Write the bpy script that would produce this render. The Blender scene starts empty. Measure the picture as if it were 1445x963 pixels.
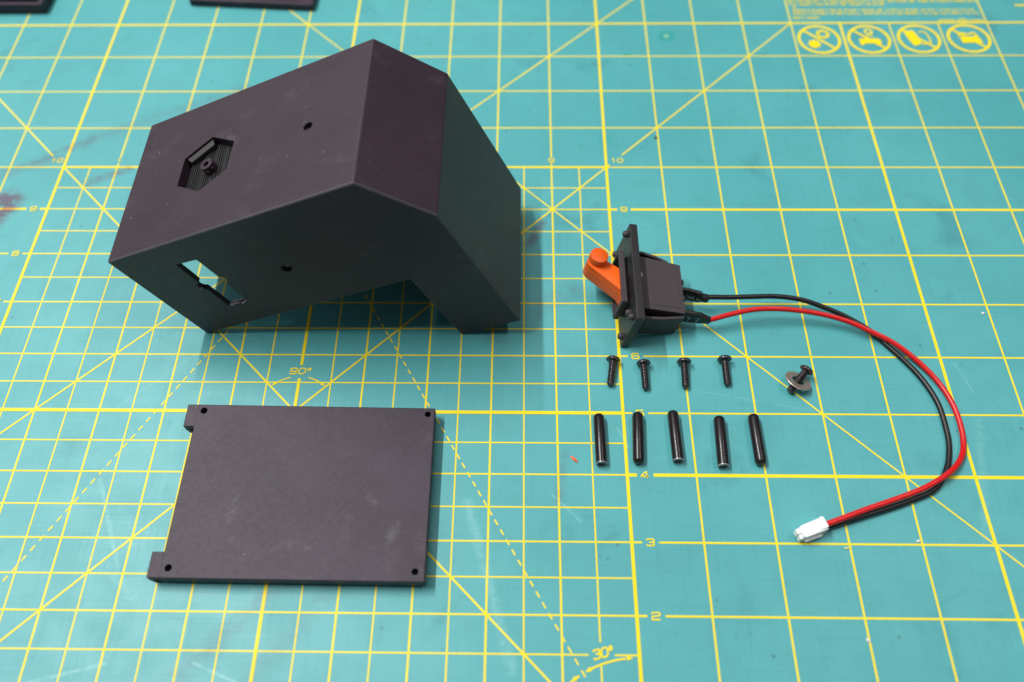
import bpy, bmesh, math, random
from mathutils import Vector, Matrix, Euler
random.seed(7)
S = 0.0254                      # everything is laid out in inches on the mat's own grid, built in metres
scene = bpy.context.scene
C = scene.collection
PI = math.pi

# ------------------------------------------------------------------ camera
cam_d = bpy.data.cameras.new("camera"); cam = bpy.data.objects.new("camera", cam_d); C.objects.link(cam)
cam.location = Vector((8.426329, -0.733147, 11.400578)) * S
cam.rotation_euler = Euler((0.54933987, 0.01412242, 0.0135743), 'XYZ')
cam_d.sensor_width = 36.0; cam_d.lens = 36.0 * 1182.9795 / 1445
cam_d.shift_x = 12.342 / 1445; cam_d.shift_y = 2.12 / 1445
cam_d.clip_start = 0.01; cam_d.clip_end = 50
cam_d.dof.use_dof = True; cam_d.dof.focus_distance = 12.75 * S; cam_d.dof.aperture_fstop = 5.8
scene.camera = cam

# ------------------------------------------------------------------ light (workshop with ceiling tubes)
world = bpy.data.worlds.new("World"); scene.world = world; world.use_nodes = True
wb = world.node_tree.nodes["Background"]; wb.inputs[0].default_value = (1.0, 0.88, 0.92, 1); wb.inputs[1].default_value = 0.115

def area(name, loc, aim, sx, sy, watts, col=(1, 1, 1)):
    l = bpy.data.lights.new(name, 'AREA'); l.shape = 'RECTANGLE'; l.size = sx * S; l.size_y = sy * S; l.energy = watts; l.color = col
    o = bpy.data.objects.new(name, l); C.objects.link(o); o.location = Vector(loc) * S
    d = (Vector(aim) - Vector(loc)).normalized()
    y = Vector((0, 1, 0)); x = y.cross(-d).normalized(); z = -d; y = z.cross(x)
    o.rotation_euler = Matrix((x, y, z)).transposed().to_euler()
    return o
area("ceiling_tube", (-26, 19, 70), (7, 11, 0), 1.1, 46, 37.0, (1.0, 0.99, 0.97))
area("ceiling_tube", (42, 18, 70), (9, 10, 0), 3.0, 46, 7.0, (1.0, 0.95, 0.93))
area("ceiling_panel", (-16, 30, 84), (5, 6, 0), 50, 70, 15.0, (0.97, 0.99, 1.0))
area("window_light", (-80, 40, 66), (3, 6, 0), 50, 100, 13.0, (0.94, 0.98, 1.0))

scene.view_settings.view_transform = 'Standard'; scene.view_settings.look = 'None'
scene.view_settings.exposure = 0.0; scene.view_settings.gamma = 1.0; scene.view_settings.use_curve_mapping = False
scene.cycles.max_bounces = 6

# ------------------------------------------------------------------ node helper
class NT:
    def __init__(s, name):
        s.m = bpy.data.materials.new(name); s.m.use_nodes = True; s.t = s.m.node_tree
        s.b = s.t.nodes["Principled BSDF"]
    def n(s, kind, **kw):
        nd = s.t.nodes.new(kind)
        for k, v in kw.items(): setattr(nd, k, v)
        return nd
    def put(s, sock, v):
        if isinstance(v, bpy.types.NodeSocket): s.t.links.new(v, sock)
        elif v is not None:
            if hasattr(sock.default_value, '__len__') and not hasattr(v, '__len__'): v = (v,) * len(sock.default_value)
            if hasattr(sock.default_value, '__len__') and len(sock.default_value) == 4 and len(v) == 3: v = (*v, 1)
            sock.default_value = v
    def math(s, op, a, b=None, c=None, clamp=False):
        nd = s.n('ShaderNodeMath', operation=op, use_clamp=clamp)
        for i, v in enumerate((a, b, c)):
            if v is not None: s.put(nd.inputs[i], v)
        return nd.outputs[0]
    def vec(s, op, a, b=None, scale=None):
        nd = s.n('ShaderNodeVectorMath', operation=op); s.put(nd.inputs[0], a)
        if b is not None: s.put(nd.inputs[1], b)
        if scale is not None: s.put(nd.inputs['Scale'], scale)
        return nd.outputs['Value'] if op in ('DOT_PRODUCT', 'LENGTH', 'DISTANCE') else nd.outputs[0]
    def inch(s):
        tc = s.n('ShaderNodeTexCoord'); return s.vec('SCALE', tc.outputs['Object'], scale=1 / S)
    def noise(s, v, scale, detail=3, rough=.5, dist=0):
        nd = s.n('ShaderNodeTexNoise'); s.put(nd.inputs['Vector'], v); s.put(nd.inputs['Scale'], scale)
        s.put(nd.inputs['Detail'], detail); s.put(nd.inputs['Roughness'], rough); s.put(nd.inputs['Distortion'], dist)
        return nd.outputs[0]
    def ramp(s, f, lo, hi, a=0.0, b=1.0):
        nd = s.n('ShaderNodeMapRange', interpolation_type='SMOOTHSTEP'); s.put(nd.inputs[0], f)
        for i, v in enumerate((lo, hi, a, b)): s.put(nd.inputs[i + 1], v)
        return nd.outputs[0]
    def mix(s, f, a, b):
        nd = s.n('ShaderNodeMix', data_type='RGBA'); s.put(nd.inputs[0], f); s.put(nd.inputs[6], a); s.put(nd.inputs[7], b)
        return nd.outputs[2]
    def bump(s, h, strength, dist, prev=None):
        nd = s.n('ShaderNodeBump'); s.put(nd.inputs['Height'], h); s.put(nd.inputs['Strength'], strength); s.put(nd.inputs['Distance'], dist)
        if prev is not None: s.put(nd.inputs['Normal'], prev)
        return nd.outputs[0]

def simple(name, col, rough=.5, metal=0.0, spec=.5, seams=(), pale=(), streaks=1.0):
    t = NT(name); t.put(t.b.inputs['Base Color'], col); t.put(t.b.inputs['Roughness'], rough); t.put(t.b.inputs['Metallic'], metal)
    t.put(t.b.inputs['Specular IOR Level'], spec)
    return t

def printed(name, col, rough, line_dir=(0, 0, 1), pitch=.016, strength=.35, scuff=.3, speck=True, line_mix=.12, spec=.5, seams=(), pale=(), streaks=1.0):
    """3-D printed plastic: layer / infill lines along one direction, scuffs and dust"""
    t = NT(name); P = t.inch(); t.put(t.b.inputs['Specular IOR Level'], spec)
    d = t.vec('DOT_PRODUCT', P, Vector(line_dir).normalized()[:])
    wob = t.math('MULTIPLY', t.noise(P, 6, 2), .01)
    ph = t.math('MULTIPLY', t.math('ADD', d, wob), 2 * PI / pitch)
    w = t.math('MULTIPLY_ADD', t.math('SINE', ph), .5, .5)
    # broader streaks along the lines
    comb = t.n('ShaderNodeCombineXYZ'); t.put(comb.inputs[0], t.math('MULTIPLY', d, 22.0))
    streak = t.noise(comb.outputs[0], 1.0, 4, .6)
    big = t.noise(P, .9, 4, .55, .6)
    fine = t.noise(P, 14, 5, .7)
    f = t.ramp(big, .45, .75)
    scr = t.noise(t.vec('MULTIPLY', P, (1.2, 9.0, 3.0)), 1.3, 6, .75, .8)
    scr2 = t.noise(t.vec('MULTIPLY', P, (1, 1, 1)), 1.0, 7, .8, .35)
    sc = t.math('MULTIPLY', t.math('ADD', t.math('MULTIPLY', t.ramp(scr, .54, .8), f), t.math('MULTIPLY', t.ramp(scr2, .52, .74), .8)), scuff * .55)
    c0 = tuple(col); c1 = tuple(min(1, x * 1.6 + .008) for x in col); c2 = tuple(x * .62 for x in col)
    base = t.mix(t.ramp(streak, .35, .7, 1 - streaks, 1), c2, c0)
    base = t.mix(t.math('MULTIPLY', t.math('MULTIPLY', w, t.ramp(t.noise(P, 1.1, 2), .36, .6, .25, 1)), line_mix), base, c1)
    light = tuple(x * .6 + .12 for x in col)
    def seg(a, b, w, k):
        q = t.vec('SUBTRACT', t.vec('MULTIPLY', P, (1, 1, 0)), (a[0], a[1], 0)); dx, dy = b[0] - a[0], b[1] - a[1]
        h = t.math('DIVIDE', t.vec('DOT_PRODUCT', q, (dx, dy, 0)), dx * dx + dy * dy, clamp=True)
        return t.math('MULTIPLY', t.ramp(t.vec('LENGTH', t.vec('SUBTRACT', q, t.vec('SCALE', (dx, dy, 0), scale=h))), 0, w, 1, 0), k)
    for a in seams: base = t.mix(seg(*a), base, tuple(x * .35 for x in col))
    if pale:
        m = None
        for a in pale: v_ = seg(*a); m = v_ if m is None else t.math('MAXIMUM', m, v_)
        base = t.mix(t.math('MULTIPLY', m, t.ramp(t.noise(P, 4.5, 6, .75), .42, .68)), base, light)
    base = t.mix(sc, base, light)
    if speck:
        v = t.n('ShaderNodeTexVoronoi'); t.put(v.inputs['Vector'], P); t.put(v.inputs['Scale'], 3.2)
        dots = t.math('MULTIPLY', t.ramp(v.outputs['Distance'], .02, .045, 1, 0), t.ramp(t.noise(P, 1.7, 1), .47, .52))
        base = t.mix(t.math('MULTIPLY', dots, .6), base, (.35, .35, .33))
    t.put(t.b.inputs['Base Color'], base)
    t.put(t.b.inputs['Roughness'], t.math('ADD', t.math('MULTIPLY_ADD', t.ramp(fine, .3, .7), .04, rough - .02), t.math('MULTIPLY', sc, .15)))
    b1 = t.bump(w, strength, .0012 * S * 2)
    b2 = t.bump(t.noise(P, 110, 2, .6), .12, .0008 * S, b1)
    t.put(t.b.inputs['Normal'], b2)
    return t.m

# ------------------------------------------------------------------ mesh helpers
def new_obj(name, me, mat=None, parent=None, smooth=False):
    if mat: me.materials.append(mat)
    o = bpy.data.objects.new(name, me); C.objects.link(o)
    if smooth:
        for p in me.polygons: p.use_smooth = True
    if parent is not None:
        o.parent = parent; o.matrix_parent_inverse = Matrix.Translation(-Vector(parent.location))
    return o
def obj(name, bm, mat=None, parent=None, smooth=False, M=None):
    """bm in inches -> one mesh object in metres"""
    if M is not None: bmesh.ops.transform(bm, matrix=M, verts=bm.verts)
    bmesh.ops.scale(bm, vec=(S, S, S), verts=bm.verts)
    bmesh.ops.recalc_face_normals(bm, faces=bm.faces)
    me = bpy.data.meshes.new(name); bm.to_mesh(me); bm.free()
    if smooth:
        for p in me.polygons: p.use_smooth = True
        try: me.set_sharp_from_angle(angle=math.radians(smooth if smooth is not True else 40))
        except Exception: pass
    return new_obj(name, me, mat, parent)
def tag(o, label, cat=None, group=None, kind=None):
    if label: o['label'] = label
    if cat: o['category'] = cat
    if group: o['group'] = group
    if kind: o['kind'] = kind
    return o
def thing(name, label, cat, loc, group=None):
    o = bpy.data.objects.new(name, None); C.objects.link(o); o.location = Vector(loc) * S
    o.empty_display_size = .01
    return tag(o, label, cat, group)
def box(bm, a, b):
    vs = [bm.verts.new((x, y, z)) for x in (a[0], b[0]) for y in (a[1], b[1]) for z in (a[2], b[2])]
    for f in ((0, 1, 3, 2), (4, 6, 7, 5), (0, 4, 5, 1), (2, 3, 7, 6), (0, 2, 6, 4), (1, 5, 7, 3)): bm.faces.new([vs[i] for i in f])
    return vs
def prism(bm, poly, lo, hi, place=lambda x, y, z: (x, y, z)):
    a = [bm.verts.new(place(x, y, lo)) for x, y in poly]; b = [bm.verts.new(place(x, y, hi)) for x, y in poly]
    n = len(poly)
    bm.faces.new(a[::-1]); bm.faces.new(b)
    for i in range(n): bm.faces.new((a[i], a[(i + 1) % n], b[(i + 1) % n], b[i]))
def bevel(bm, w, seg=2, ang=30):
    bmesh.ops.recalc_face_normals(bm, faces=bm.faces)
    es = [e for e in bm.edges if len(e.link_faces) == 2 and e.calc_face_angle() > math.radians(ang)]
    bmesh.ops.bevel(bm, geom=es, offset=w, segments=seg, affect='EDGES', profile=.5, clamp_overlap=True)
def lathe(bm, prof, n=32, M=Matrix(), caps=True):
    """prof: (r, z) list along local z; closed with caps where r is not 0"""
    rings = []
    for r, z in prof:
        if r < 1e-6: rings.append([bm.verts.new(M @ Vector((0, 0, z)))])
        else: rings.append([bm.verts.new(M @ Vector((r * math.cos(2 * PI * i / n), r * math.sin(2 * PI * i / n), z))) for i in range(n)])
    for a, b in zip(rings, rings[1:]):
        for i in range(n):
            j = (i + 1) % n
            if len(a) == 1 and len(b) == 1: continue
            if len(a) == 1: bm.faces.new((a[0], b[i], b[j]))
            elif len(b) == 1: bm.faces.new((a[i], a[j], b[0]))
            else: bm.faces.new((a[i], a[j], b[j], b[i]))
    if caps and len(rings[0]) > 1: bm.faces.new(rings[0][::-1])
    if caps and len(rings[-1]) > 1: bm.faces.new(rings[-1])
def cyl(bm, c, r, lo, hi, n=32, place=None):
    prism(bm, [(c[0] + r * math.cos(2 * PI * i / n), c[1] + r * math.sin(2 * PI * i / n)) for i in range(n)], lo, hi, place or (lambda x, y, z: (x, y, z)))
def align(loc, d, up=(0, 0, 1)):
    z = Vector(d).normalized(); x = Vector(up).cross(z)
    if x.length < 1e-4: x = Vector((1, 0, 0))
    x.normalize(); y = z.cross(x)
    M = Matrix((x, y, z)).transposed().to_4x4(); M.translation = Vector(loc); return M
def catmull(P, k=8):
    P = [Vector(p) for p in P]; P = P[:1] + [p + Vector((random.uniform(-.007, .007), random.uniform(-.007, .007), 0)) for p in P[1:-1]] + P[-1:]; Q = [2 * P[0] - P[1]] + P + [2 * P[-1] - P[-2]]; out = []
    for i in range(1, len(Q) - 2):
        p0, p1, p2, p3 = Q[i - 1:i + 3]
        for j in range(k):
            t = j / k
            out.append(.5 * ((2 * p1) + (p2 - p0) * t + (2 * p0 - 5 * p1 + 4 * p2 - p3) * t * t + (3 * p1 - p0 - 3 * p2 + p3) * t ** 3))
    out.append(P[-1]); return out
def tube(bm, pts, r, n=16):
    up = Vector((0, 0, 1)); rings = []
    for i, p in enumerate(pts):
        d = (pts[min(i + 1, len(pts) - 1)] - pts[max(i - 1, 0)]).normalized()
        x = up.cross(d).normalized(); y = d.cross(x)
        rr = r(i / (len(pts) - 1)) if callable(r) else r
        rings.append([bm.verts.new(p + rr * (math.cos(2 * PI * k / n) * x + math.sin(2 * PI * k / n) * y)) for k in range(n)])
    for a, b in zip(rings, rings[1:]):
        for k in range(n): bm.faces.new((a[k], a[(k + 1) % n], b[(k + 1) % n], b[k]))
    bm.faces.new(rings[0][::-1]); bm.faces.new(rings[-1])
def ribbon(bm, pts, w, z, closed=False, M=None):
    """flat stroke of width w on the plane z"""
    P = [Vector(p[:2]) for p in pts]; n = len(P); L = []; R_ = []
    for i in range(n):
        a = P[i - 1] if (i > 0 or closed) else None; b = P[(i + 1) % n] if (i < n - 1 or closed) else None
        if a is None: d = (b - P[i]).normalized(); off = Vector((-d.y, d.x)) * w / 2
        elif b is None: d = (P[i] - a).normalized(); off = Vector((-d.y, d.x)) * w / 2
        else:
            d1 = (P[i] - a).normalized(); d2 = (b - P[i]).normalized(); n1 = Vector((-d1.y, d1.x)); n2 = Vector((-d2.y, d2.x))
            m = (n1 + n2); m = m.normalized() if m.length > 1e-4 else n1
            off = m * (w / 2) / max(.5, m.dot(n1))
        L.append(P[i] + off); R_.append(P[i] - off)
    f = (lambda q: M @ Vector((q.x, q.y, z))) if M is not None else (lambda q: Vector((q.x, q.y, z)))
    lv = [bm.verts.new(f(q)) for q in L]; rv = [bm.verts.new(f(q)) for q in R_]
    for i in range(n if closed else n - 1):
        j = (i + 1) % n; bm.faces.new((rv[i], rv[j], lv[j], lv[i]))
def poly_flat(bm, pts, z):
    bm.faces.new([bm.verts.new((x, y, z)) for x, y in pts])
def boolean(base_bm, ops):
    """base minus / plus cutters (bmeshes in inches) -> bmesh in inches"""
    def mk(bm):
        bmesh.ops.recalc_face_normals(bm, faces=bm.faces)
        me = bpy.data.meshes.new("cut"); bm.to_mesh(me); bm.free(); o = bpy.data.objects.new("cut", me); C.objects.link(o); return o
    b = mk(base_bm); tmp = [b]
    for op, cb in ops:
        c = mk(cb); tmp.append(c); md = b.modifiers.new("b", 'BOOLEAN'); md.operation = op; md.object = c; md.solver = 'EXACT'
    dg = bpy.context.evaluated_depsgraph_get(); dg.update()
    me = bpy.data.meshes.new_from_object(b.evaluated_get(dg)); out = bmesh.new(); out.from_mesh(me)
    for o in tmp:
        m = o.data; bpy.data.objects.remove(o); bpy.data.meshes.remove(m)
    bpy.data.meshes.remove(me)
    return out

# ------------------------------------------------------------------ the mat material
def mat_material(line=False):
    t = NT("mat_print" if line else "mat_vinyl"); P = t.inch()
    big = t.noise(P, .22, 3, .5); mid = t.noise(P, 1.6, 4, .6)
    wx = t.noise(t.vec('MULTIPLY', P, (36, .9, 1)), 1, 3, .6); wy = t.noise(t.vec('MULTIPLY', P, (.9, 36, 1)), 1, 3, .6)
    weave = t.math('ADD', t.ramp(wx, .32, .5, 1, 0), t.ramp(wy, .32, .5, 1, 0))
    smud = t.noise(P, .75, 5, .65, .5)
    # fine scratches: two crossing, stretched noises, thresholded
    rotd = t.n('ShaderNodeVectorRotate'); t.put(rotd.inputs['Vector'], P); rotd.inputs['Angle'].default_value = .9
    sc1 = t.noise(t.vec('MULTIPLY', rotd.outputs[0], (1.1, 26, 1)), .8, 2, .5, .3)
    rot2 = t.n('ShaderNodeVectorRotate'); t.put(rot2.inputs['Vector'], P); rot2.inputs['Angle'].default_value = -.5
    sc2 = t.noise(t.vec('MULTIPLY', rot2.outputs[0], (30, 1.4, 1)), .8, 2, .5, .3)
    scr = t.math('MULTIPLY', t.math('MAXIMUM', t.ramp(sc1, .72, .78), t.ramp(sc2, .73, .79)), t.ramp(mid, .45, .6))
    dots = t.n('ShaderNodeTexVoronoi'); t.put(dots.inputs['Vector'], t.vec('ADD', P, (.3, .7, 0))); t.put(dots.inputs['Scale'], 2.1)
    sp = t.math('MULTIPLY', t.ramp(t.math('ADD', dots.outputs['Distance'], t.math('MULTIPLY', t.noise(P, 18, 2), .05)), .05, .11, 1, 0), t.ramp(t.noise(P, .9, 2), .42, .56))
    def seg(a, b, w, soft=1.0):
        ax, ay = a; dx, dy = b[0] - ax, b[1] - ay
        q = t.vec('SUBTRACT', P, (ax, ay, 0)); h = t.math('DIVIDE', t.vec('DOT_PRODUCT', q, (dx, dy, 0)), dx * dx + dy * dy, clamp=True)
        d = t.vec('LENGTH', t.vec('SUBTRACT', q, t.vec('SCALE', (dx, dy, 0), scale=h)))
        return t.ramp(d, w * (1 - soft), w, 1, 0)
    def many(l):
        m = None
        for a in l:
            v = a if not isinstance(a, tuple) else t.math('MULTIPLY', seg(*a[:3]), a[3])
            m = v if m is None else t.math('MAXIMUM', m, v)
        return m
    # dark purple smudges (left edge, a streak running up to the right, by the housing)
    sm = many([((-1.25, 8.3), (-.80, 9.15), .42, 1.9), ((-.6, 10.1), (.4, 10.75), .17, .55), ((.55, 9.62), (1.2, 9.95), .15, .7), ((0.4, 10.75), (3.0, 12.1), .26, .25), ((-1.4, 9.7), (-.1, 10.3), .22, .35),
               ((8.6, 8.2), (8.8, 8.7), .16, .8), ((8.7, 6.9), (9.3, 7.25), .3, .28), ((5.0, 1.2), (6.0, 2.4), .25, .2), ((3.6, .7), (5.4, 2.6), .22, .28), ((9.0, 3.6), (9.1, 4.3), .12, .35), ((7.6, 6.9), (8.2, 6.2), .3, .25)])
    brk = t.ramp(t.noise(t.vec('MULTIPLY', P, (2.2, 5.0, 1)), 1.5, 5, .75, .4), .30, .60)
    sm = t.math('MULTIPLY', sm, brk, clamp=True)
    # pale scuffs
    li = many([((8.35, 1.3), (7.7, 3.55), .12, .4), ((6.95, 4.1), (7.35, 2.6), .1, .22), ((2.0, 1.05), (3.05, 1.32), .035, .6), ((4.2, 1.35), (5.1, 1.0), .035, .6), ((2.3, 3.9), (2.9, 2.6), .06, .4), ((2.9, 2.45), (3.2, 2.2), .12, .3),
               ((2.2, 5.0), (3.4, 6.1), .03, .25), ((9.9, 4.75), (10.05, 4.45), .02, .6), ((14.9, 3.1), (15.3, 4.9), .1, .25), ((15.35, 5.4), (15.2, 5.9), .03, .4), ((8.9, 3.7), (9.3, 3.3), .03, .45), ((11.1, 5.4), (13.2, 5.0), .018, .3), ((14.6, 1.0), (16.0, 2.2), .05, .25)])
    li = t.math('MULTIPLY', li, t.ramp(t.noise(P, 9, 4, .7), .3, .6), clamp=True)
    # greener wet-looking spots
    gr = many([((11.38, 13.6), (11.43, 13.62), .21, 1), ((10.54, 13.04), (10.59, 13.04), .09, .8), ((10.0, 10.75), (10.02, 10.7), .2, .35)])
    ringc = t.math('MULTIPLY', seg((11.404, 13.615), (11.41, 13.615), .1), .9)
    if line:
        teal = (.02, .30, .29)
        base = t.mix(t.ramp(big, .3, .7), (.84, .69, .006), (.90, .74, .018))
        base = t.mix(t.math('MULTIPLY', t.ramp(mid, .5, .75), .10), base, (.5, .5, .09))
        base = t.mix(t.math('MULTIPLY', sm, .75), base, (.42, .13, .05))
        wear = t.math('MULTIPLY', t.ramp(t.noise(P, 3.5, 4, .7), .72, .76), .6)
        base = t.mix(wear, base, (.06, .30, .25))
        base = t.mix(t.math('MULTIPLY', t.math('ADD', li, scr, clamp=True), .3), base, (.7, .72, .5))
    else:
        base = t.mix(t.ramp(big, .3, .7), (.072, .358, .374), (.094, .404, .418))
        base = t.mix(t.math('MULTIPLY', t.ramp(mid, .4, .7), .35), base, (.064, .315, .335))
        base = t.mix(t.math('MULTIPLY', weave, .09), base, (.008, .15, .17))
        base = t.mix(t.math('MULTIPLY', t.ramp(smud, .58, .74), .35), base, (.03, .17, .20))
        base = t.mix(t.math('MULTIPLY', sp, .6), base, (.045, .13, .16))
        base = t.mix(t.math('MULTIPLY', sm, .8, clamp=True), base, (.11, .035, .075))
        base = t.mix(t.math('MULTIPLY', li, .75), base, (.30, .62, .60))
        base = t.mix(t.math('MULTIPLY', scr, .22), base, (.22, .5, .48))
        base = t.mix(gr, base, (.0, .30, .25))
        base = t.mix(ringc, base, (.28, .55, .38))
    t.put(t.b.inputs['Base Color'], base)
    t.put(t.b.inputs['Roughness'], t.math('ADD', t.math('MULTIPLY_ADD', t.ramp(mid, .3, .7), .05, .42), t.math('MULTIPLY', weave, .02)))
    t.put(t.b.inputs['Specular IOR Level'], .25 if line else .42)
    h = t.math('ADD', t.math('MULTIPLY', weave, -.6), t.math('MULTIPLY', t.noise(P, 30, 4, .7), .8))
    h = t.math('SUBTRACT', h, t.math('MULTIPLY', scr, .6))
    t.put(t.b.inputs['Normal'], t.bump(h, .12 if not line else .03, .004 * S))
    return t.m
M_mat = mat_material(); M_line = mat_material(True)
M_table = simple("bench_wood", (.32, .24, .16), .5).m

# ------------------------------------------------------------------ setting: bench and cutting mat
bm = bmesh.new(); box(bm, (-30, -20, -1.2), (48, 40, -.12)); tag(obj("bench_top", bm, M_table), "", kind="structure")
mat = thing("cutting_mat", "teal green self healing cutting mat with yellow inch grid covering the whole bench", "cutting mat", (9, 8, -.12))
bm = bmesh.new(); box(bm, (-9, -6, -.12), (27, 18, 0)); obj("mat_sheet", bm, M_mat, mat)

ZP = .002; DZ = .0005
def hline(bm, v, u0, u1, w, z): ribbon(bm, [(u0, v), (u1, v)], w, z)
def vline(bm, u, v0, v1, w, z): ribbon(bm, [(u, v0), (u, v1)], w, z)
TH = .022; FU = .0285; HV = .048
bm = bmesh.new()
def hsplit(bm, v, u0, u1, w, z, gaps):
    cur = u0
    for a, b in sorted(gaps):
        if b <= cur or a >= u1: continue
        if a > cur: hline(bm, v, cur, a, w, z)
        cur = b
    if cur < u1: hline(bm, v, cur, u1, w, z)
def vsplit(bm, u, v0, v1, w, z, gaps):
    cur = v0
    for a, b in sorted(gaps):
        if b <= cur or a >= v1: continue
        if a > cur: vline(bm, u, cur, a, w, z)
        cur = b
    if cur < v1: vline(bm, u, cur, v1, w, z)
# horizontals
for v in range(-5, 17):
    z = ZP + DZ
    if v == 14: hline(bm, v, -8, 27, HV, ZP + 6 * DZ)
    elif 0 <= v <= 10:
        wi = {5: HV + .008, 10: .046}.get(v, FU - .004)
        wo = {9: .048, 4: .052}.get(v, FU)
        gl = [(-.38, -.14)] if 1 <= v <= 9 else []
        gr = [(10.14, 10.38)] if 1 <= v <= 9 else []
        zi = ZP + 6 * DZ if v in (5, 10) else z
        hline(bm, v, 0, 10, wi, zi)
        hsplit(bm, v, -8, -.0, wo, z, gl); hsplit(bm, v, 10, 27, wo, z, gr)
    else: hline(bm, v, -8, 27, FU, z)
for k in range(0, 10): hsplit(bm, k + .5, 0, 10, TH, ZP + DZ, [(9.34, 9.68)] if k == 1 else [])
# verticals
for u in range(-8, 28):
    hv = u % 5 == 0; w = HV if hv else FU; z = ZP + 5 * DZ if hv else ZP
    top = 18 if u not in (15, 16, 17) else 14
    g = []
    if 1 <= u <= 9: g = [(10.09, 10.24)]
    if u == 5: g += [(5.57, 5.81)]
    vsplit(bm, u, -6, top, w, z, g)
for k in range(0, 10): vsplit(bm, k + .5, 0, 10, TH, ZP, [(1.39, 1.66)] if k == 9 else [])
# 45 degree lines
def dline(a, b, w, z): ribbon(bm, [a, b], w, z)
dline((0, 0), (10.06, 10.06), FU, ZP + 2 * DZ); dline((10.3, 10.3), (14, 14), FU, ZP + 2 * DZ)
dline((10, 0), (.0, 10.0), FU, ZP + 3 * DZ); dline((-.28, 10.28), (-4, 14), FU, ZP + 3 * DZ)
dline((-4, 0), (10, 14), FU, ZP + 2 * DZ); dline((10, 14), (14, 18), FU, ZP + 2 * DZ)
dline((4, 14), (18, 0), FU - .004, ZP + 3 * DZ); dline((0, 18), (4, 14), FU, ZP + 3 * DZ)
# dashed 60 degree lines
for o, s in ((0, 1), (10, -1)):
    L = .1
    while L < 9.9:
        a = L; b = min(L + .092, 10)
        ribbon(bm, [(o + s * a * .5, a * .8660254), (o + s * b * .5, b * .8660254)], TH, ZP + 4 * DZ); L += .165
# measuring arcs
def arc(c, r, a0, a1, w, z, k=20):
    ribbon(bm, [(c[0] + r * math.cos(math.radians(a0 + (a1 - a0) * i / k)), c[1] + r * math.sin(math.radians(a0 + (a1 - a0) * i / k))) for i in range(k + 1)], w, z)
def head(c, r, a, sgn, z):
    a = math.radians(a); p = Vector((c[0] + r * math.cos(a), c[1] + r * math.sin(a))); tdir = Vector((-math.sin(a), math.cos(a))) * sgn; nn = Vector((tdir.y, -tdir.x))
    q = [p, p - tdir * .09 + nn * .032, p - tdir * .09 - nn * .032]; poly_flat(bm, [(x.x, x.y) for x in q], z)
ZA = ZP + 8 * DZ
arc((5, 5), .6, 103, 130, .02, ZA); head((5, 5), .6, 134, 1, ZA + DZ); arc((5, 5), .6, 77, 50, .02, ZA); head((5, 5), .6, 46, -1, ZA + DZ)
arc((10, 0), 1.47, 97, 118, .026, ZA); head((10, 0), 1.47, 93, -1, ZA + DZ); head((10, 0), 1.47, 119, 1, ZA + DZ)
arc((10, 0), 1.47, 122.5, 134, .026, ZA); head((10, 0), 1.47, 122, -1, ZA + DZ)
arc((0, 0), 1.47, 62, 84, .026, ZA)
obj("printed_grid", bm, M_line, mat)

def rr(x0, y0, x1, y1, r=.16):
    return [(x0 + r, y0), (x1 - r, y0), (x1, y0 + r), (x1, y1 - r), (x1 - r, y1), (x0 + r, y1), (x0, y1 - r), (x0, y0 + r)]
DG = {'0': [(rr(0, 0, 1, 1, .22), True)], '1': [([(.2, .72), (.55, .94), (.55, 0)], False)],
 '2': [([(0, .72), (0, .86), (.14, 1), (.86, 1), (1, .86), (1, .66), (.86, .54), (.14, .46), (0, .34), (0, 0), (1, 0)], False)],
 '3': [([(0, .84), (.14, 1), (.86, 1), (1, .86), (1, .66), (.88, .54), (1, .4), (1, .14), (.86, 0), (.14, 0), (0, .16)], False), ([(.88, .53), (.35, .53)], False)],
 '4': [([(.74, 0), (.74, 1), (.6, 1), (0, .36), (0, .26), (1, .26)], False)],
 '5': [([(1, 1), (.04, 1), (0, .56), (.86, .56), (1, .44), (1, .14), (.86, 0), (.14, 0), (0, .14)], False)],
 '6': [([(1, .84), (.86, 1), (.14, 1), (0, .86), (0, .14), (.14, 0), (.86, 0), (1, .14), (1, .42), (.86, .56), (.02, .56)], False)],
 '7': [([(0, 1), (1, 1), (1, .9), (.35, 0)], False)],
 '8': [(rr(0, 0, 1, .55), True), (rr(.04, .56, .96, 1), True)],
 'o': [(rr(0, .62, .42, 1, .12), True)]}
DG['9'] = [([(1 - x, 1 - y) for x, y in DG['6'][0][0]], False)]
def numeral(txt, c, w=.105, h=.092, sw=.02, rot=0.0, slant=0.0, gap=.03):
    bm = bmesh.new(); n = len(txt); tw = n * w + (n - 1) * gap; M = Matrix.Translation((c[0], c[1], 0)) @ Matrix.Rotation(rot, 4, 'Z')
    for i, ch in enumerate(txt):
        for j, (pts, cl) in enumerate(DG[ch]):
            q = [(-tw / 2 + i * (w + gap) + x * w + slant * y * h, (y - .5) * h) for x, y in pts]
            ribbon(bm, q, sw, ZP + (10 + j) * DZ, cl, M)
    return obj("printed_numeral", bm, M_line, mat)
for v in range(1, 10):
    numeral(str(v), (10.255, v)); numeral(str(v), (-.255, v))
    numeral(str(v), (v, 10.165), w=.09)
numeral('10', (10.2, 10.165), w=.09); numeral('10', (-.17, 10.165), w=.09)
numeral('90o', (5.02, 5.7), w=.1, h=.1, slant=.15, gap=.035); numeral('30o', (9.54, 1.53), w=.085, h=.11, rot=math.radians(14), slant=.2, gap=.022, sw=.023)
numeral('4', (18.79, 14.0), w=.12)

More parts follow.
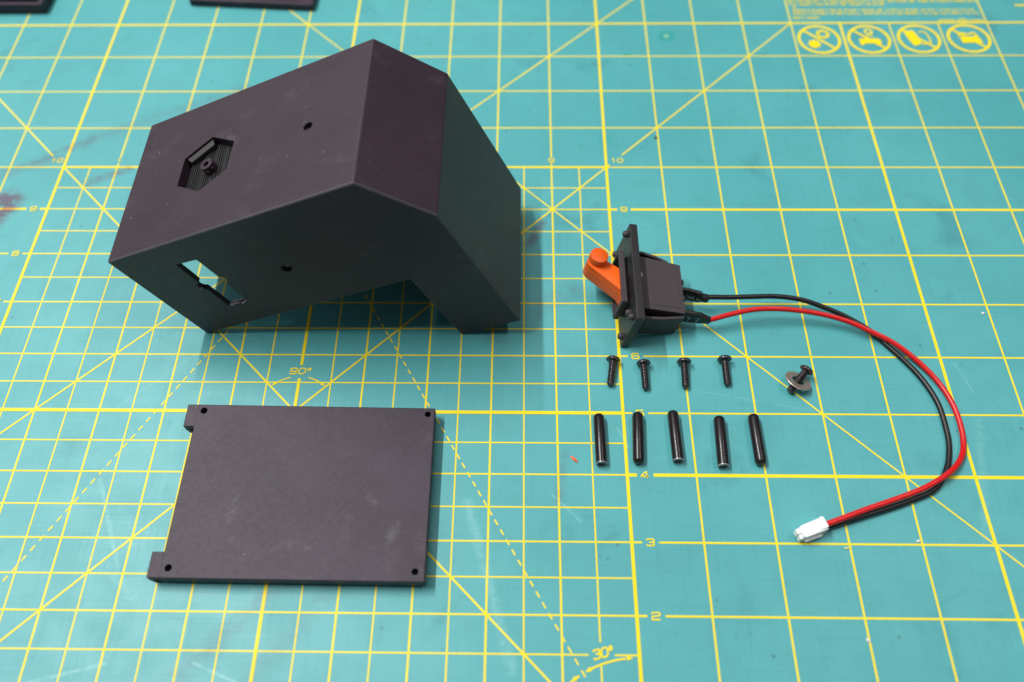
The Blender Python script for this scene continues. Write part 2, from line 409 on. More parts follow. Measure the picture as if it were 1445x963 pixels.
# four prohibition symbols in the far right corner
def ring_pts(cx, cy, r, n=40, k=0, amp=0): return [(cx + (r + amp * math.cos(k * 2 * PI * i / n)) * math.cos(2 * PI * i / n), cy + (r + amp * math.cos(k * 2 * PI * i / n)) * math.sin(2 * PI * i / n)) for i in range(n)]
for q, (cx, cy) in enumerate([(14.49, 13.49), (15.495, 13.49), (16.5, 13.5), (17.505, 13.51)]):
    bm = bmesh.new(); z = ZP + 9 * DZ
    ribbon(bm, ring_pts(cx, cy, .405), .06, z, True); ribbon(bm, [(cx - .27, cy + .27), (cx + .27, cy - .27)], .055, z + DZ)
    if q == 0:
        ribbon(bm, ring_pts(cx + .1, cy + .16, .105, 48, 8, .018), .045, z + 2 * DZ, True); poly_flat(bm, ring_pts(cx - .12, cy - .14, .12, 48, 8, .022), z + 2 * DZ)
    if q == 1:
        poly_flat(bm, [(cx + x, cy + y) for x, y in [(-.2, .02), (.2, .02), (.24, -.06), (.2, -.19), (.12, -.19), (.1, -.13), (-.12, -.13), (-.14, -.19), (-.2, -.17)]], z + 2 * DZ)
        ribbon(bm, ring_pts(cx + .03, cy + .23, .07, 24), .04, z + 2 * DZ, True)
        for k in (-1, 0, 1): ribbon(bm, [(cx + .03 + .03 * k, cy + .15), (cx + .03 + .07 * k, cy + .05)], .02, z + 3 * DZ)
    if q == 2:
        poly_flat(bm, [(cx + x, cy + y) for x, y in [(-.27, .24), (-.06, .26), (.0, .06), (.02, -.15), (-.14, -.22), (-.22, .0)]], z + 2 * DZ)
        ribbon(bm, [(cx + x, cy + y) for x, y in [(.02, .2), (.15, .22), (.2, .1), (.22, -.1), (.12, -.16), (.02, -.15)]], .03, z + 3 * DZ)
    if q == 3:
        poly_flat(bm, [(cx + x, cy + y) for x, y in [(-.2, .1), (-.14, .05), (.1, .06), (.18, .12), (.22, .0), (.25, -.15), (.1, -.13), (-.16, -.14), (-.17, .0)]], z + 2 * DZ)
        ribbon(bm, [(cx + x, cy + y) for x, y in [(-.2, .1), (-.1, .16), (.02, .12), (.12, .17), (.18, .12)]], .045, z + 3 * DZ)
    obj("warning_symbol", bm, M_line, mat)
# the fine print above them: rows of letters far too small to read at this distance
GL = [[([(0, 0), (0, .7), (.5, .7), (.5, 0)], 0)], [(rr(0, 0, .5, .7, .15), 1)], [([(0, 0), (0, 1)], 0)], [([(.5, .7), (0, .7), (0, 0), (.5, 0)], 0)], [([(0, .35), (.5, .35), (.5, .7), (0, .7), (0, 0), (.5, 0)], 0)], [([(.2, 1), (.2, 0), (.45, 0)], 0)]]
rows = [(14.165, 14.08, 14.6), (14.30, 14.1, 17.9), (14.405, 14.1, 17.88), (14.50, 14.13, 14.2), (14.59, 14.06, 16.1), (14.69, 14.05, 17.95), (14.79, 14.05, 17.9), (14.89, 14.04, 17.92), (14.99, 14.04, 17.0), (15.1, 14.04, 17.9)]
bm = bmesh.new(); rnd = random.Random(3)
for v, a, b in rows:
    x = a
    while x < b - .05:
        for _ in range(rnd.randint(2, 9)):
            if x > b: break
            for pts, cl in GL[rnd.randrange(6)]: ribbon(bm, [(x + px * .062, v - .03 + py * .07) for px, py in pts], .013, ZP + 9 * DZ, bool(cl))
            x += .047
        x += .035
tag(obj("fine_print", bm, M_line, mat), None, kind="stuff")
def text_mesh(txt, size, M, mat_, parent, name, ex=0.0):
    cu = bpy.data.curves.new(name, 'FONT'); cu.body = txt; cu.size = size; cu.align_x = 'CENTER'; cu.align_y = 'CENTER'; cu.extrude = ex; cu.offset = .002
    o = bpy.data.objects.new(name, cu); C.objects.link(o)
    dg = bpy.context.evaluated_depsgraph_get(); dg.update(); me = bpy.data.meshes.new_from_object(o.evaluated_get(dg))
    bpy.data.objects.remove(o); bpy.data.curves.remove(cu)
    b = bmesh.new(); b.from_mesh(me); bpy.data.meshes.remove(me); return obj(name, b, mat_, parent, M=M)
text_mesh("www.olfa.com", .16, Matrix.Translation((17.49, 14.075, ZP + 9 * DZ)), M_line, mat, "web_address")
bm = bmesh.new(); hline(bm, 14.545, 18.73, 19.4, .05, ZP + 9 * DZ); obj("printed_numeral", bm, M_line, mat)

# ------------------------------------------------------------------ materials for the objects
BLK = (.033, .0175, .0305)
M_top = printed("black_print_diagonal", (.027, .0125, .029), .55, (1, -.8, 0), .03, .3, 1.0, line_mix=.75, spec=.45, seams=[((4.544, 4.092), (5.071, 3.6), 0.009, 0.9), ((4.574, 3.511), (5.518, 4.503), 0.009, 0.8), ((3.501, 4.944), (3.68, 4.851), 0.01, 0.9)], pale=[((4.454, 2.918), (4.42, 3.531), 0.12, 0.4), ((5.091, 2.775), (5.323, 2.846), 0.1, 0.4), ((6.63, 2.838), (6.751, 3.138), 0.12, 0.4), ((6.319, 3.546), (6.429, 3.443), 0.08, 0.4), ((5.526, 2.779), (5.618, 2.809), 0.06, 0.5)])
M_hous = printed("black_print_layers", BLK, .50, (0, 1, 0), .021, .5, .7, line_mix=.35, spec=.5)
M_layer = printed("black_print_fine", (.026, .025, .027), .42, (.2, 0, 1), .02, .5, .25)
M_edge_hl = printed("black_edge_highlight", (.085, .075, .085), .5, (0, 1, 0), .021, .5, .9, spec=.5)  # edge highlight put into the colour: lighter version of the housing plastic
M_orange = printed("orange_print", (.97, .13, .002), .42, (.2, 0, 1), .018, .35, .15, speck=False, line_mix=.10)
M_abs = printed("black_moulded_plastic", (.050, .040, .047), .55, (1, 0, 0), .2, .03, .5, speck=False, line_mix=.0, streaks=.1)
t = simple("heat_shrink", (.012, .012, .013), .42); t.put(t.b.inputs['Normal'], t.bump(t.noise(t.inch(), 14, 3), .4, .01 * S)); M_shrink = t.m
t = simple("black_wire_jacket", (.008, .007, .008), .36); M_wblk = t.m
t = simple("red_wire_jacket", (.62, .008, .010), .30); t.put(t.b.inputs['Base Color'], t.mix(t.noise(t.inch(), 8, 3), (.55, .006, .009), (.70, .012, .012))); M_wred = t.m
M_white = simple("white_nylon", (.90, .90, .91), .35).m
M_solder = simple("solder", (.75, .74, .72), .3, .9).m
M_paste = simple("white_grease", (.75, .68, .66), .4).m
def steel(name, c, rough, metal=.8):
    t = simple(name, c, rough, metal); P = t.inch(); nz = t.noise(P, 22, 4, .6)
    t.put(t.b.inputs['Roughness'], t.math('MULTIPLY_ADD', nz, .25, rough - .1)); t.put(t.b.inputs['Normal'], t.bump(nz, .2, .004 * S)); return t.m
M_screw = steel("black_oxide_steel", (.11, .095, .10), .27)
M_pin = simple("black_pin_steel", (.014, .011, .013), .2, .0, .38).m
M_pinend = steel("pale_pin_edge", (.38, .37, .42), .35, .7)  # paler metal for the thin ring at the flat pin ends
t = simple("tarnished_steel", (.3, .26, .24), .38, .75); P = t.inch(); t.put(t.b.inputs['Base Color'], t.mix(t.ramp(t.noise(P, 5, 3), .35, .65), (.55, .38, .35), (.45, .48, .40))); M_washer = t.m
M_ink = simple("pale_ink", (.45, .6, .68), .5).m
M_rag = simple("rough_support_scar", (.24, .23, .28), .6).m

# ------------------------------------------------------------------ the printed housing
th = 0.41252; u0, v0, HB = 3.3851, 6.3869, 2.724
ca, sa = math.cos(th), math.sin(th)
def PL(a, n, d): return (u0 + a * ca - n * sa, v0 + d, a * sa + n * ca)      # local (along the arm, up, depth) -> mat
MH = Matrix(((ca, 0, -sa, u0), (0, 1, 0, v0), (sa, 0, ca, 0), (0, 0, 0, 1)))  # local axes: x arm, y depth, z up
hous = thing("printed_housing", "large matte black printed L shaped housing with hexagonal pocket", "housing", (6, 7.7, 0))
outer = [(0, 2.077), (0, 0), (3.764, 0), (3.764, -1.648), (4.81, -1.648), (4.81, 1.102), (4.14, 2.077)]
pl = lambda x, y, z: (x, z, y)       # profile (a,n) extruded along depth
W = .09
b0 = bmesh.new(); prism(b0, outer, 0, HB, pl); bevel(b0, .024, 3)
inner = bmesh.new(); prism(inner, [(-.5, 2.077 - W), (4.14 - .05, 2.077 - W), (4.81 - W, 1.102 - .04), (4.81 - W, -1.648 + W), (3.764 + W, -1.648 + W), (3.764 + W, .3), (3.62, .3), (3.62, -.5), (-.5, -.5)], W, HB - W, pl)
hexr = lambda r: [(1.457 + r * math.sin(PI / 3 * k), 1.345 + r * math.cos(PI / 3 * k)) for k in range(6)]
cup = bmesh.new(); prism(cup, hexr(.60), 2.077 - .25, 2.06)
pocket = bmesh.new(); prism(pocket, hexr(.53), 2.077 - .16, 2.3)
win = bmesh.new()
def notch(x, s, up): return [(x + s * .075 * math.sin(a), 1.075 + up * .085 * -math.cos(a)) for a in [PI * k / 8 for k in range(9)]]
wp = [(.865, .485), (1.232, .47)] + notch(1.235, 1, 1) + [(1.225, 1.617), (.868, 1.638)] + notch(.862, -1, -1)
prism(win, wp, -.2, .3, pl)
h1 = bmesh.new(); cyl(h1, (2.275, .94), .083, -.2, .3, 28, pl)
h2 = bmesh.new(); cyl(h2, (3.24, 1.352), .074, 1.7, 2.3, 24)
shell = boolean(b0, [('DIFFERENCE', inner), ('UNION', cup), ('DIFFERENCE', pocket), ('DIFFERENCE', win), ('DIFFERENCE', h1), ('DIFFERENCE', h2)])
shell.normal_update()
lightened = [f.index for f in shell.faces if (f.calc_center_median().y < .026 or f.calc_center_median().y > HB - .026) and .12 < abs(f.normal.y) < .98 and f.calc_area() < .3]  # front and back bevel faces that take the painted highlight
shell_o = obj("shell", shell, M_hous, hous, M=MH); shell_o.data.materials.append(M_edge_hl)
for i in lightened: shell_o.data.polygons[i].material_index = 1
# pocket floor ribs, ledge, standoff
bm = bmesh.new()
import itertools
fx = -.5
while fx < .5:
    hw = .5 if abs(fx) < .0 else None
    lim = .53 - abs(fx) / math.sqrt(3) * 1.0 - .03
    if abs(fx) < .44: box(bm, (1.457 + fx, 1.345 - lim, 2.077 - .158), (1.457 + fx + .018, 1.345 + lim, 2.077 - .132 + .006 * math.sin(fx * 31)))
    fx += .036
tag(obj("pocket_rib", bm, M_layer, hous, M=MH), None, kind="stuff")
p0 = Vector((1.457, 1.345)) + Vector((0, .53)); p1 = Vector((1.457, 1.345)) + Vector((-.53 * math.sin(PI / 3), .265))
dd = (p1 - p0).normalized(); nn = Vector((dd.y, -dd.x));
if nn.dot(Vector((1.457, 1.345)) - p0) < 0: nn = -nn
bm = bmesh.new(); q = [p0 + dd * .02 + nn * .004, p1 - dd * .02 + nn * .004, p1 - dd * .045 + nn * .085, p0 + dd * .05 + nn * .085]
prism(bm, [(x.x, x.y) for x in q], 2.077 - .155, 2.077 - .03)
bm.verts.ensure_lookup_table()
for v in bm.verts:
    if v.co.z > 1.99 and (Vector((v.co.x, v.co.y)) - p0).dot(nn) > .05: v.co.z -= .035
bevel(bm, .006, 1); obj("pocket_ledge", bm, simple("dark_print", (.014, .012, .014), .6).m, hous, M=MH)
bm = bmesh.new(); n = 28
lathe(bm, [(.105, 2.077 - .157), (.105, 2.066), (.1, 2.071), (.047, 2.071), (.047, 2.071 - .12), (.018, 2.071 - .12), (.018, 2.071 - .2)][:5] + [(0.0, 2.071 - .12)], n, Matrix.Translation((1.457, 1.345, 0)))
obj("standoff", bm, M_hous, hous, smooth=30, M=MH)
for fa in (-.35, .35):
    bm = bmesh.new(); box(bm, (1.40, -.01, 1.925), (1.53, .01, 2.03)); bmesh.ops.translate(bm, verts=bm.verts, vec=(-1.457, 0, 0)); bmesh.ops.rotate(bm, verts=bm.verts, cent=(0, 0, 0), matrix=Matrix.Rotation(fa - 1.0, 3, 'Z')); bmesh.ops.translate(bm, verts=bm.verts, vec=(1.457 + .07 * math.cos(fa - 1), 1.345 + .07 * math.sin(fa - 1), 0)); obj("standoff_fin", bm, M_hous, hous, M=MH)
# bar seen inside the small round hole
bm = bmesh.new(); box(bm, (3.17, 1.345, 1.985), (3.31, 1.362, 2.03)); obj("hole_web", bm, M_hous, hous, M=MH)
# ragged scar left by support material along the window's lower end
bm = bmesh.new(); rnd = random.Random(5)
for k in range(46):
    x = rnd.uniform(.875, 1.225); d = rnd.uniform(.0, .085); r = rnd.uniform(.008, .022)
    bmesh.ops.create_icosphere(bm, subdivisions=1, radius=r, matrix=Matrix.Translation((x, d, .482 + rnd.uniform(-.003, .01))) @ Matrix.Diagonal((1.5, 1, .8, 1)))
for k in range(7): bmesh.ops.create_icosphere(bm, subdivisions=1, radius=rnd.uniform(.006, .013), matrix=Matrix.Translation((1.29 + rnd.uniform(-.02, .02), rnd.uniform(-.004, .01), 1.09 + rnd.uniform(-.03, .04))))
for k in range(8): bmesh.ops.create_icosphere(bm, subdivisions=1, radius=rnd.uniform(.005, .011), matrix=Matrix.Translation((.80 + rnd.uniform(-.01, .03), -.003, 1.03 + rnd.uniform(-.04, .03))))
tag(obj("support_scar", bm, M_rag, hous, M=MH), "crumbly pale residue on the window edge", kind="stuff")

# ------------------------------------------------------------------ the flat cover plate
cov = thing("cover_plate", "flat matte black printed plate with four corner holes and two left hooks", "cover plate", (5.35, 3.7, 0))
cov_off = Matrix.Translation((.013, -.018, 0))
TZ = .27
def slab(poly, lo, hi, holes, bv=.012):
    b = bmesh.new(); prism(b, poly, lo, hi); bevel(b, bv, 2)
    cs = []
    for c, r in holes:
        h = bmesh.new(); cyl(h, c, r, lo - .1, hi + .1, 28); cs.append(('DIFFERENCE', h))
    return boolean(b, cs) if cs else b
cp = [(3.598, 2.385), (7.168, 2.362), (7.168, 4.948), (3.615, 4.99)]
holes = [((3.715, 4.884), .052), ((7.062, 4.845), .046), ((3.706, 2.523), .050), ((7.033, 2.50), .047)]
obj("plate", slab(cp, .085, TZ, holes), M_top, cov, M=cov_off)
for px, py in ((3.8, 4.78), (6.95, 4.74), (3.8, 2.6), (6.95, 2.6)):
    b = bmesh.new(); cyl(b, (px, py), .07, 0, .09, 20); obj("foot", b, M_layer, cov)
for y0, y1, xl, xt in ((4.625, 4.989, 3.455, 3.63), (2.388, 2.745, 3.435, 3.612)):
    b = bmesh.new(); prism(b, [(xl, TZ - .001), (xt, TZ - .001), (xt, .18), (xl + .08, .18), (xl + .08, .03), (xl + .035, .03), (xl, .15)], y0, y1, lambda x, y, z: (x, z, y)); bevel(b, .008, 1)
    obj("hook", b, M_top, cov, M=cov_off)

# ------------------------------------------------------------------ the switch on its flange
al = math.radians(11.4); cs, sn = math.cos(al), math.sin(al)
MS = Matrix(((cs, 0, sn, 10.02), (0, 1, 0, 6.15), (-sn, 0, cs, .027), (0, 0, 0, 1)))    # local x: behind the flange, y: along it, z: up
def SW(x, y, z): return MS @ Vector((x, y, z))
sw = thing("toggle_switch", "black switch with orange lever, red and black wires and white plug", "switch", (10.4, 7.0, 0))
b = bmesh.new(); box(b, (0, 0, 0), (.13, 1.82, .86)); bevel(b, .012, 2)
cut = bmesh.new(); box(cut, (-.2, .46, .22), (.5, 1.34, .62))
obj("flange", boolean(b, [('DIFFERENCE', cut)]), M_layer, sw, M=MS)
# bezel: raised ring with a neck
def frame(x0, x1, y0, y1, z0, z1, w):
    b = bmesh.new(); box(b, (x0, y0, z0), (x1, y1, z1)); bevel(b, .008, 1); c = bmesh.new(); box(c, (x0 - .1, y0 + w, z0 + w), (x1 + .1, y1 - w, z1 - w)); return boolean(b, [('DIFFERENCE', c)])
obj("bezel", frame(-.15, -.065, .40, 1.40, .17, .69, .055), M_abs, sw, M=MS)
obj("bezel_neck", frame(-.066, .02, .44, 1.36, .20, .56, .03), M_abs, sw, M=MS)
# rivets on the flange face
for (y, z) in ((.10, .16), (1.70, .18), (.12, .70), (.26, .60), (1.69, .74)):
    bm = bmesh.new(); lathe(bm, [(.052, 0), (.056, .02), (.054, .055), (.042, .075), (.02, .083), (0, .084)], 16, MS @ align((-.0, y, z), (-1, 0, 0)))
    obj("rivet_head", bm, M_abs, sw, smooth=35)
# switch body
b = bmesh.new(); prism(b, [(.131, .36), (.885, .34), (.885, 1.28), (.131, 1.37)], .20, .64); bevel(b, .012, 2)
hb = obj("switch_body", b, M_abs, sw, M=MS)
bm = bmesh.new(); prism(bm, [(.34, .44), (.82, .43), (.82, 1.14), (.34, 1.22)], .639, .646); bevel(bm, .004, 1); obj("body_panel", bm, M_abs, sw, M=MS)
# spring clips either side
def clip(path, name="clip"):
    b = bmesh.new(); n = len(path); 
    L = [(x, y + .024) for x, y in path]; R_ = [(x, y - .024) for x, y in path]
    prism(b, L + R_[::-1], .16, .60); bevel(b, .006, 1); return obj(name, b, M_abs, sw, M=MS)
c1 = clip([(.131, .27), (.26, .215), (.52, .235), (.87, .30)]); c2 = clip([(.131, 1.42), (.26, 1.475), (.50, 1.42), (.70, 1.33)])
for k in range(3):
    b = bmesh.new(); box(b, (.15 + .05 * k, .187, .18), (.172 + .05 * k, .232, .5)); obj("grip_rib", b, M_abs, sw, M=MS)
# rear bosses and terminals
for y in (.65, .96):
    b = bmesh.new(); box(b, (.884, y, .48), (.945, y + .085, .58)); bevel(b, .01, 1); obj("rear_boss", b, M_abs, sw, M=MS)
for y in (.46, .86):
    bm = bmesh.new(); bmesh.ops.create_icosphere(bm, subdivisions=2, radius=.022, matrix=MS @ Matrix.Translation((.90, y, .57))); obj("solder_blob", bm, M_solder, sw, smooth=True)
bm = bmesh.new(); bmesh.ops.create_icosphere(bm, subdivisions=2, radius=.05, matrix=MS @ Matrix.Translation((.19, .98, .64)) @ Matrix.Diagonal((.8, 1.2, .7, 1))); obj("grease_blob", bm, M_paste, sw, smooth=True)
bm = bmesh.new(); box(bm, (.165, .86, .60), (.215, .93, .655)); bevel(bm, .008, 1); obj("lever_tip", bm, M_orange, sw, M=MS)
# orange lever: arm profile in the local x-y plane with thickness along z
arm = [(-.07, 1.03), (-.12, 1.06), (-.34, 1.19)]
cx, cy, r = -.50, 1.145, .155
a0, a1 = math.radians(38), math.radians(232)
arm += [(cx + r * math.cos(a0 + (a1 - a0) * k / 18), cy + r * math.sin(a0 + (a1 - a0) * k / 18)) for k in range(19)]
arm += [(-.15, .665), (-.07, .50)]
b = bmesh.new(); prism(b, arm, .31, .635); bevel(b, .022, 3, 35)
lev = obj("lever", b, M_orange, sw, M=MS, smooth=25)
bm = bmesh.new(); lathe(bm, [(.144, 0), (.147, .12), (.143, .135), (.13, .142), (0, .143)], 40, MS @ Matrix.Translation((cx - .0, cy + .03, .628))); obj("lever_cap", bm, M_orange, sw, smooth=30)
b = bmesh.new(); box(b, (-.08, .56, .30), (.14, .98, .50)); bevel(b, .02, 2); obj("lever_stem", b, M_orange, sw, M=MS)
# heat-shrink sleeves over the solder tags
def sleeve(P, hs, ws):
    bm = bmesh.new(); rings = []
    for i, p in enumerate(P):
        p = Vector(p); d = (Vector(P[min(i + 1, len(P) - 1)]) - Vector(P[max(i - 1, 0)])).normalized(); x = Vector((0, 0, 1)).cross(d).normalized(); y = d.cross(x)
        ring = []
        for k in range(16):
            a = 2 * PI * k / 16; c_, s_ = math.cos(a), math.sin(a)
            ex = .45
            ring.append(bm.verts.new(p + x * ws[i] * math.copysign(abs(c_) ** ex, c_) + y * hs[i] * math.copysign(abs(s_) ** ex, s_)))
        rings.append(ring)
    for a, b_ in zip(rings, rings[1:]):
        for k in range(16): bm.faces.new((a[k], a[(k + 1) % 16], b_[(k + 1) % 16], b_[k]))
    bm.faces.new(rings[0][::-1]); bm.faces.new(rings[-1])
    return obj("heat_shrink", bm, M_shrink, sw, smooth=50)
sl1 = sleeve([(10.99, 6.98, .34), (11.12, 6.965, .325), (11.30, 6.925, .31), (11.345, 6.915, .305), (11.42, 6.90, .30), (11.44, 6.90, .30)], [.14, .14, .13, .065, .065, .05], [.03, .035, .04, .055, .055, .045])
sl2 = sleeve([(10.98, 6.60, .27), (11.10, 6.585, .26), (11.28, 6.56, .25), (11.37, 6.54, .24), (11.44, 6.525, .235)], [.14, .14, .125, .075, .055], [.03, .035, .04, .05, .045])
def scrawl(pts_list, o, d, w=.011):
    """pale print on the near side of a sleeve: strokes in a plane at origin o, running along d and up z"""
    d = Vector(d).normalized(); nrm = d.cross(Vector((0, 0, 1))); M = Matrix((d, Vector((0, 0, 1)), nrm)).transposed().to_4x4(); M.translation = Vector(o)
    bm = bmesh.new()
    for p in pts_list: ribbon(bm, p, w, 0, False, M)
    obj("sleeve_print", bm, M_ink, sw)
def dg(ch, x, y, w, h): return [[(x + px * w, y + py * h) for px, py in (pts + [pts[0]] if cl else pts)] for pts, cl in DG[ch]]
k1 = Vector((.18, -.04, -.015))
scrawl([[(0, .11), (.01, .08)]] + dg('8', .03, 0, .04, .08) + dg('4', .085, 0, .04, .08) + [[(.145, 0), (.15, .012)]] + [[(.175, 0), (.175, .05), (.2, .05), (.2, 0)], [(.225, .05), (.225, 0)]], Vector((11.09, 6.925, .27)), k1)
scrawl(dg('7', 0, 0, .06, .1) + dg('7', .13, 0, .07, .1), Vector((11.06, 6.545, .2)), (.18, -.027, -.01))
# wires
red = [(11.40, 6.53, .235), (11.47, 6.54, .25), (11.751, 6.615, .28), (12.128, 6.693, .3), (12.498, 6.708, .3), (12.884, 6.7, .26), (13.26, 6.657, .22), (13.62, 6.55, .18), (13.971, 6.385, .15), (14.301, 6.17, .12), (14.608, 5.875, .08), (14.83, 5.542, .05), (14.952, 5.18, .045), (14.988, 4.802, .045), (14.933, 4.458, .05), (14.80, 4.22, .085), (14.547, 4.0, .125), (14.154, 3.784, .13), (13.717, 3.612, .125), (13.29, 3.463, .13), (12.939, 3.326, .14), (12.60, 3.205, .14)]
blk = [(11.40, 6.90, .30), (11.48, 6.93, .30), (11.791, 6.937, .28), (12.176, 6.966, .26), (12.56, 6.988, .23), (12.948, 6.955, .2), (13.32, 6.846, .14), (13.673, 6.683, .09), (14.023, 6.449, .045), (14.224, 6.189, .042), (14.446, 5.869, .042), (14.62, 5.556, .042), (14.74, 5.179, .042), (14.758, 4.801, .042), (14.72, 4.456, .042), (14.599, 4.11, .042), (14.37, 3.805, .042), (14.019, 3.641, .045), (13.65, 3.519, .05), (13.221, 3.377, .055), (12.872, 3.268, .06), (12.60, 3.18, .07)]
for nm, P, m in (("red", red, M_wred), ("black", blk, M_wblk)):
    bm = bmesh.new(); tube(bm, catmull(P, 8), .041); tag(obj("wire", bm, m, sw, smooth=True), nm + " wire")
# white plug: local x along the plug (towards the wires)
jd = Vector((.39, .145, 0)).normalized(); MJ = Matrix((jd, Vector((-jd.y, jd.x, 0)), Vector((0, 0, 1)))).transposed().to_4x4(); MJ.translation = Vector((12.255, 3.085, .0))
b = bmesh.new(); prism(b, [(.08, -.092), (.42, -.092), (.42, .108), (.37, .09), (.10, .08), (.05, .066), (.05, -.08)], .015, .21); bevel(b, .005, 1)
plug = obj("plug_body", b, M_white, sw, M=MJ)
b = bmesh.new(); box(b, (0.012, -.08, .03), (.062, -.012, .15)); box(b, (0, -.011, .04), (.062, .065, .175)); bevel(b, .008, 1); obj("plug_nose", b, M_white, sw, M=MJ)
b = bmesh.new(); box(b, (.09, -.125, .04), (.35, -.084, .10)); bevel(b, .008, 1); obj("plug_rib", b, M_white, sw, M=MJ)
b = bmesh.new(); prism(b, [(.10, .209), (.42, .209), (.42, .248), (.38, .238), (.29, .218), (.12, .216)], -.07, .08, lambda x, y, z: (x, z, y)); bevel(b, .004, 1); obj("plug_latch", b, M_white, sw, M=MJ)

# ------------------------------------------------------------------ screws
def screw_parts(root, M, L=.42):
    R0 = .058
    prof = [(0, 0), (.036, 0), (.046, .012)]
    z = .02; pitch = .0245
    while z < L - .03: prof += [(R0 - .015, z), (R0, z + pitch * .42), (R0, z + pitch * .56)]; z += pitch
    prof += [(R0 - .008, L)]
    bm = bmesh.new(); lathe(bm, prof + [(0, L)], 24, M); obj("shank", bm, M_screw, root, smooth=30)
    bm = bmesh.new(); hp = [(0, L), (.095, L), (.112, L + .010), (.1125, L + .02), (.106, L + .036), (.088, L + .054), (.066, L + .064), (.046, L + .067)]
    hp += [(.034, L + .066), (.034, L + .03), (0, L + .03)]
    lathe(bm, hp, 32, M); obj("screw_head", bm, M_screw, root, smooth=35)
scr = [((9.885, 5.845), (9.825, 5.44), "black button head screw standing nearest the thick tenth inch line, leftmost of four"),
       ((10.353, 5.82), (10.368, 5.375), "black button head screw just below the printed 6"),
       ((10.985, 5.855), (10.978, 5.405), "black button head screw lying on a vertical grid line, third in the row"),
       ((11.615, 5.895), (11.622, 5.455), "black button head screw at the right end of the row of four")]
for h, tp, lab in scr:
    lab = lab.replace("standing nearest the thick tenth inch line, leftmost of four", "left of the thick vertical line, leftmost of four")
    root = thing("machine_screw", lab, "screw", (tp[0], tp[1], 0), "black screws in a row")
    a = Vector((tp[0], tp[1], .058)); b_ = Vector((h[0], h[1], .108)); d = (b_ - a).normalized()
    screw_parts(root, align(a, d) @ Matrix.Rotation(random.random() * 6, 4, 'Z'))
# screw pushed through a washer
tp = Vector((12.535, 5.345, .064)); d = Vector((.67 * math.cos(.27), .74 * math.cos(.27), math.sin(.27))).normalized()
root = thing("machine_screw", "black button head screw pushed through a steel washer", "screw", (12.6, 5.45, 0))
screw_parts(root, align(tp, d))
e = math.radians(62); wn = Vector((.67 * math.cos(e), .74 * math.cos(e), math.sin(e))).normalized()
wc = tp + d * .235 + Vector((-.0, -.0, -.005))
bm = bmesh.new(); Mw = align(wc, wn); n = 48
prof = [(.098, -.011), (.205, -.011), (.212, -.004), (.212, .004), (.205, .011), (.098, .011)]
rings = [[bm.verts.new(Mw @ Vector((r_ * math.cos(2 * PI * i / n), r_ * math.sin(2 * PI * i / n), z_))) for i in range(n)] for r_, z_ in prof]
for k in range(len(rings)):
    a, b_ = rings[k], rings[(k + 1) % len(rings)]
    for i in range(n): bm.faces.new((a[i], a[(i + 1) % n], b_[(i + 1) % n], b_[i]))
wz = min(v.co.z for v in bm.verts)
bmesh.ops.translate(bm, verts=bm.verts, vec=(0, 0, -wz + .001))
tag(obj("flat_washer", bm, M_washer, smooth=30), "tarnished steel washer tilted around the lone screw", "washer")

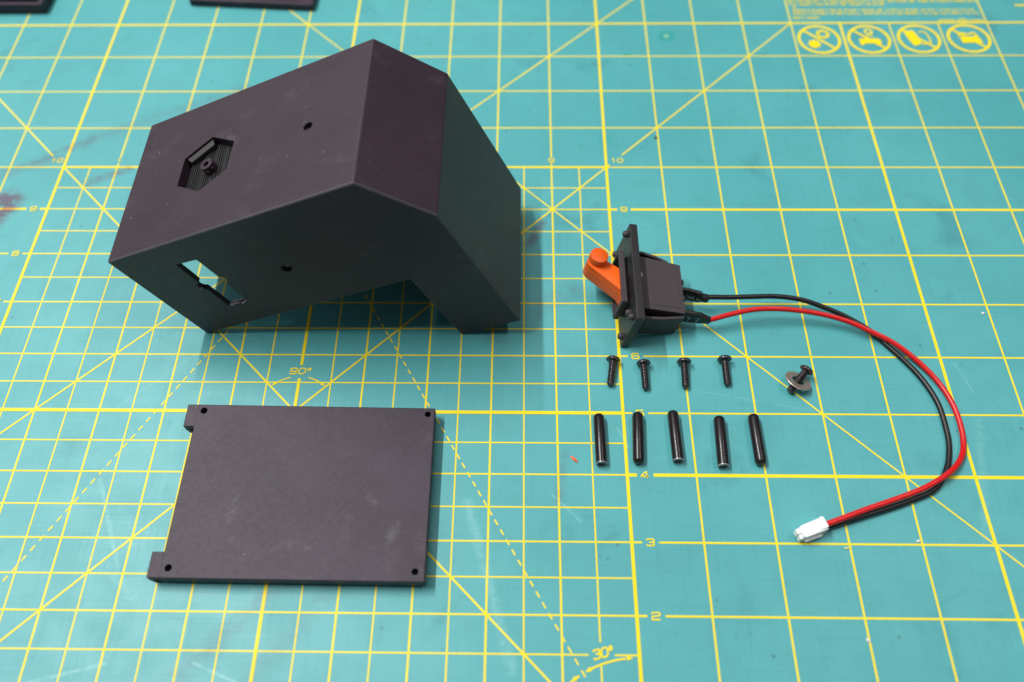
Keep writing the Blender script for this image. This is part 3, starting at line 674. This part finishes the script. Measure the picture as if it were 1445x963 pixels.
# ------------------------------------------------------------------ dowel pins
pins = [((9.62, 4.93), (9.628, 4.125), 1, "short black steel pin left of the thick vertical line, leftmost of five"),
        ((10.207, 4.96), (10.165, 4.145), 0, "short black steel pin with rounded ends lying over the printed 5"),
        ((10.732, 4.99), (10.743, 4.18), 1, "short black steel pin in the middle of the five, set slightly farther back"),
        ((11.413, 4.905), (11.385, 4.10), 1, "short black steel pin with pale rim, fourth of five"),
        ((11.925, 4.94), (11.932, 4.14), 0, "short black steel pin with rounded end, rightmost of five by a vertical grid line")]
for far, near, flat, lab in pins:
    root = thing("dowel_pin", lab, "pin", ((far[0] + near[0]) / 2, (far[1] + near[1]) / 2, 0), "black steel pins in a row")
    R0 = .084; a = Vector((near[0], near[1], R0 + .001)); b_ = Vector((far[0], far[1], R0 + .001)); L = (b_ - a).length; M = align(a, b_ - a)
    endf = [(R0, L - .06), (R0 - .006, L - .03), (R0 - .022, L - .008), (R0 - .035, L), (0, L)]
    if flat: st = [(0, .0), (R0 - .016, 0), (R0 - .014, .001)]; st2 = [(R0 - .003, .018)]
    else: st = [(0, 0), (R0 - .04, 0), (R0 - .018, .012), (R0 - .006, .035)]; st2 = []
    bm = bmesh.new()
    if flat: lathe(bm, [(0, .012), (R0 - .014, .005), (R0 - .003, .006), (R0, .02)] + endf, 36, M)
    else: lathe(bm, st + [(R0, .06)] + endf, 36, M)
    obj("pin_body", bm, M_pin, root, smooth=35)
    if flat:
        bm = bmesh.new(); lathe(bm, [(R0 - .014, .005), (R0 - .012, .001), (R0 - .006, .002), (R0 + .0015, .010), (R0 + .001, .021)], 36, M, False)
        obj("pale_rim", bm, M_pinend, root, smooth=35)

# ------------------------------------------------------------------ things cut off by the top edge
r1 = thing("black_tray", "black printed tray corner at the far left corner of the mat", "tray", (-3, 15.5, 0))
obj("plate", slab([(-5.2, 14.37), (-1.635, 14.37), (-1.60, 17.0), (-5.2, 17.0)], 0, .24, []), M_top, r1)
b = bmesh.new(); box(b, (-5.1, 14.47, .24), (-1.74, 14.53, .33)); bevel(b, .01, 1); obj("raised_rim", b, M_layer, r1)
r2 = thing("black_tray", "black printed tray edge behind the housing at the far edge", "tray", (2.7, 15.6, 0))
obj("plate", slab([(1.40, 14.62), (4.055, 14.425), (4.2, 16.9), (1.6, 17.1)], 0, .16, []), M_top, r2)

# ------------------------------------------------------------------ crumbs
def crumb(name, x, y, sx, sy, rot, col, lab, cat):
    bm = bmesh.new(); bmesh.ops.create_icosphere(bm, subdivisions=2, radius=1)
    rn = random.Random(int(x * 100))
    for v in bm.verts: v.co *= rn.uniform(.75, 1.2)
    M = Matrix.Translation((x, y, .012)) @ Matrix.Rotation(rot, 4, 'Z') @ Matrix.Diagonal((sx, sy, .012, 1))
    tag(obj(name, bm, simple(name + "_plastic", col, .5).m, None, smooth=True, M=M), lab, cat)
crumb("plastic_shaving", 9.24, 4.235, .07, .02, -.75, (.75, .13, .03), "tiny orange plastic shaving left of the first pin", "shaving")
crumb("plastic_crumb", 15.9, 6.83, .025, .018, 0, (.8, .8, .78), "tiny white crumb right of the red wire loop", "crumb")
crumb("plastic_crumb", 13.95, 3.05, .028, .018, .4, (.75, .72, .66), "tiny pale crumb below the red wire near the plug", "crumb")
crumb("plastic_crumb", 12.98, 1.72, .03, .02, -.7, (.75, .72, .70), "tiny pale crumb near the bottom edge, below the white plug", "crumb")
crumb("plastic_shaving", 12.95, 2.94, .035, .014, -.1, (.75, .66, .25), "tiny straw coloured shaving beside the white plug", "shaving")
crumb("dark_crumb", 10.956, 10.735, .03, .03, 0, (.05, .04, .03), "tiny brown crumb right of the printed 10", "crumb")
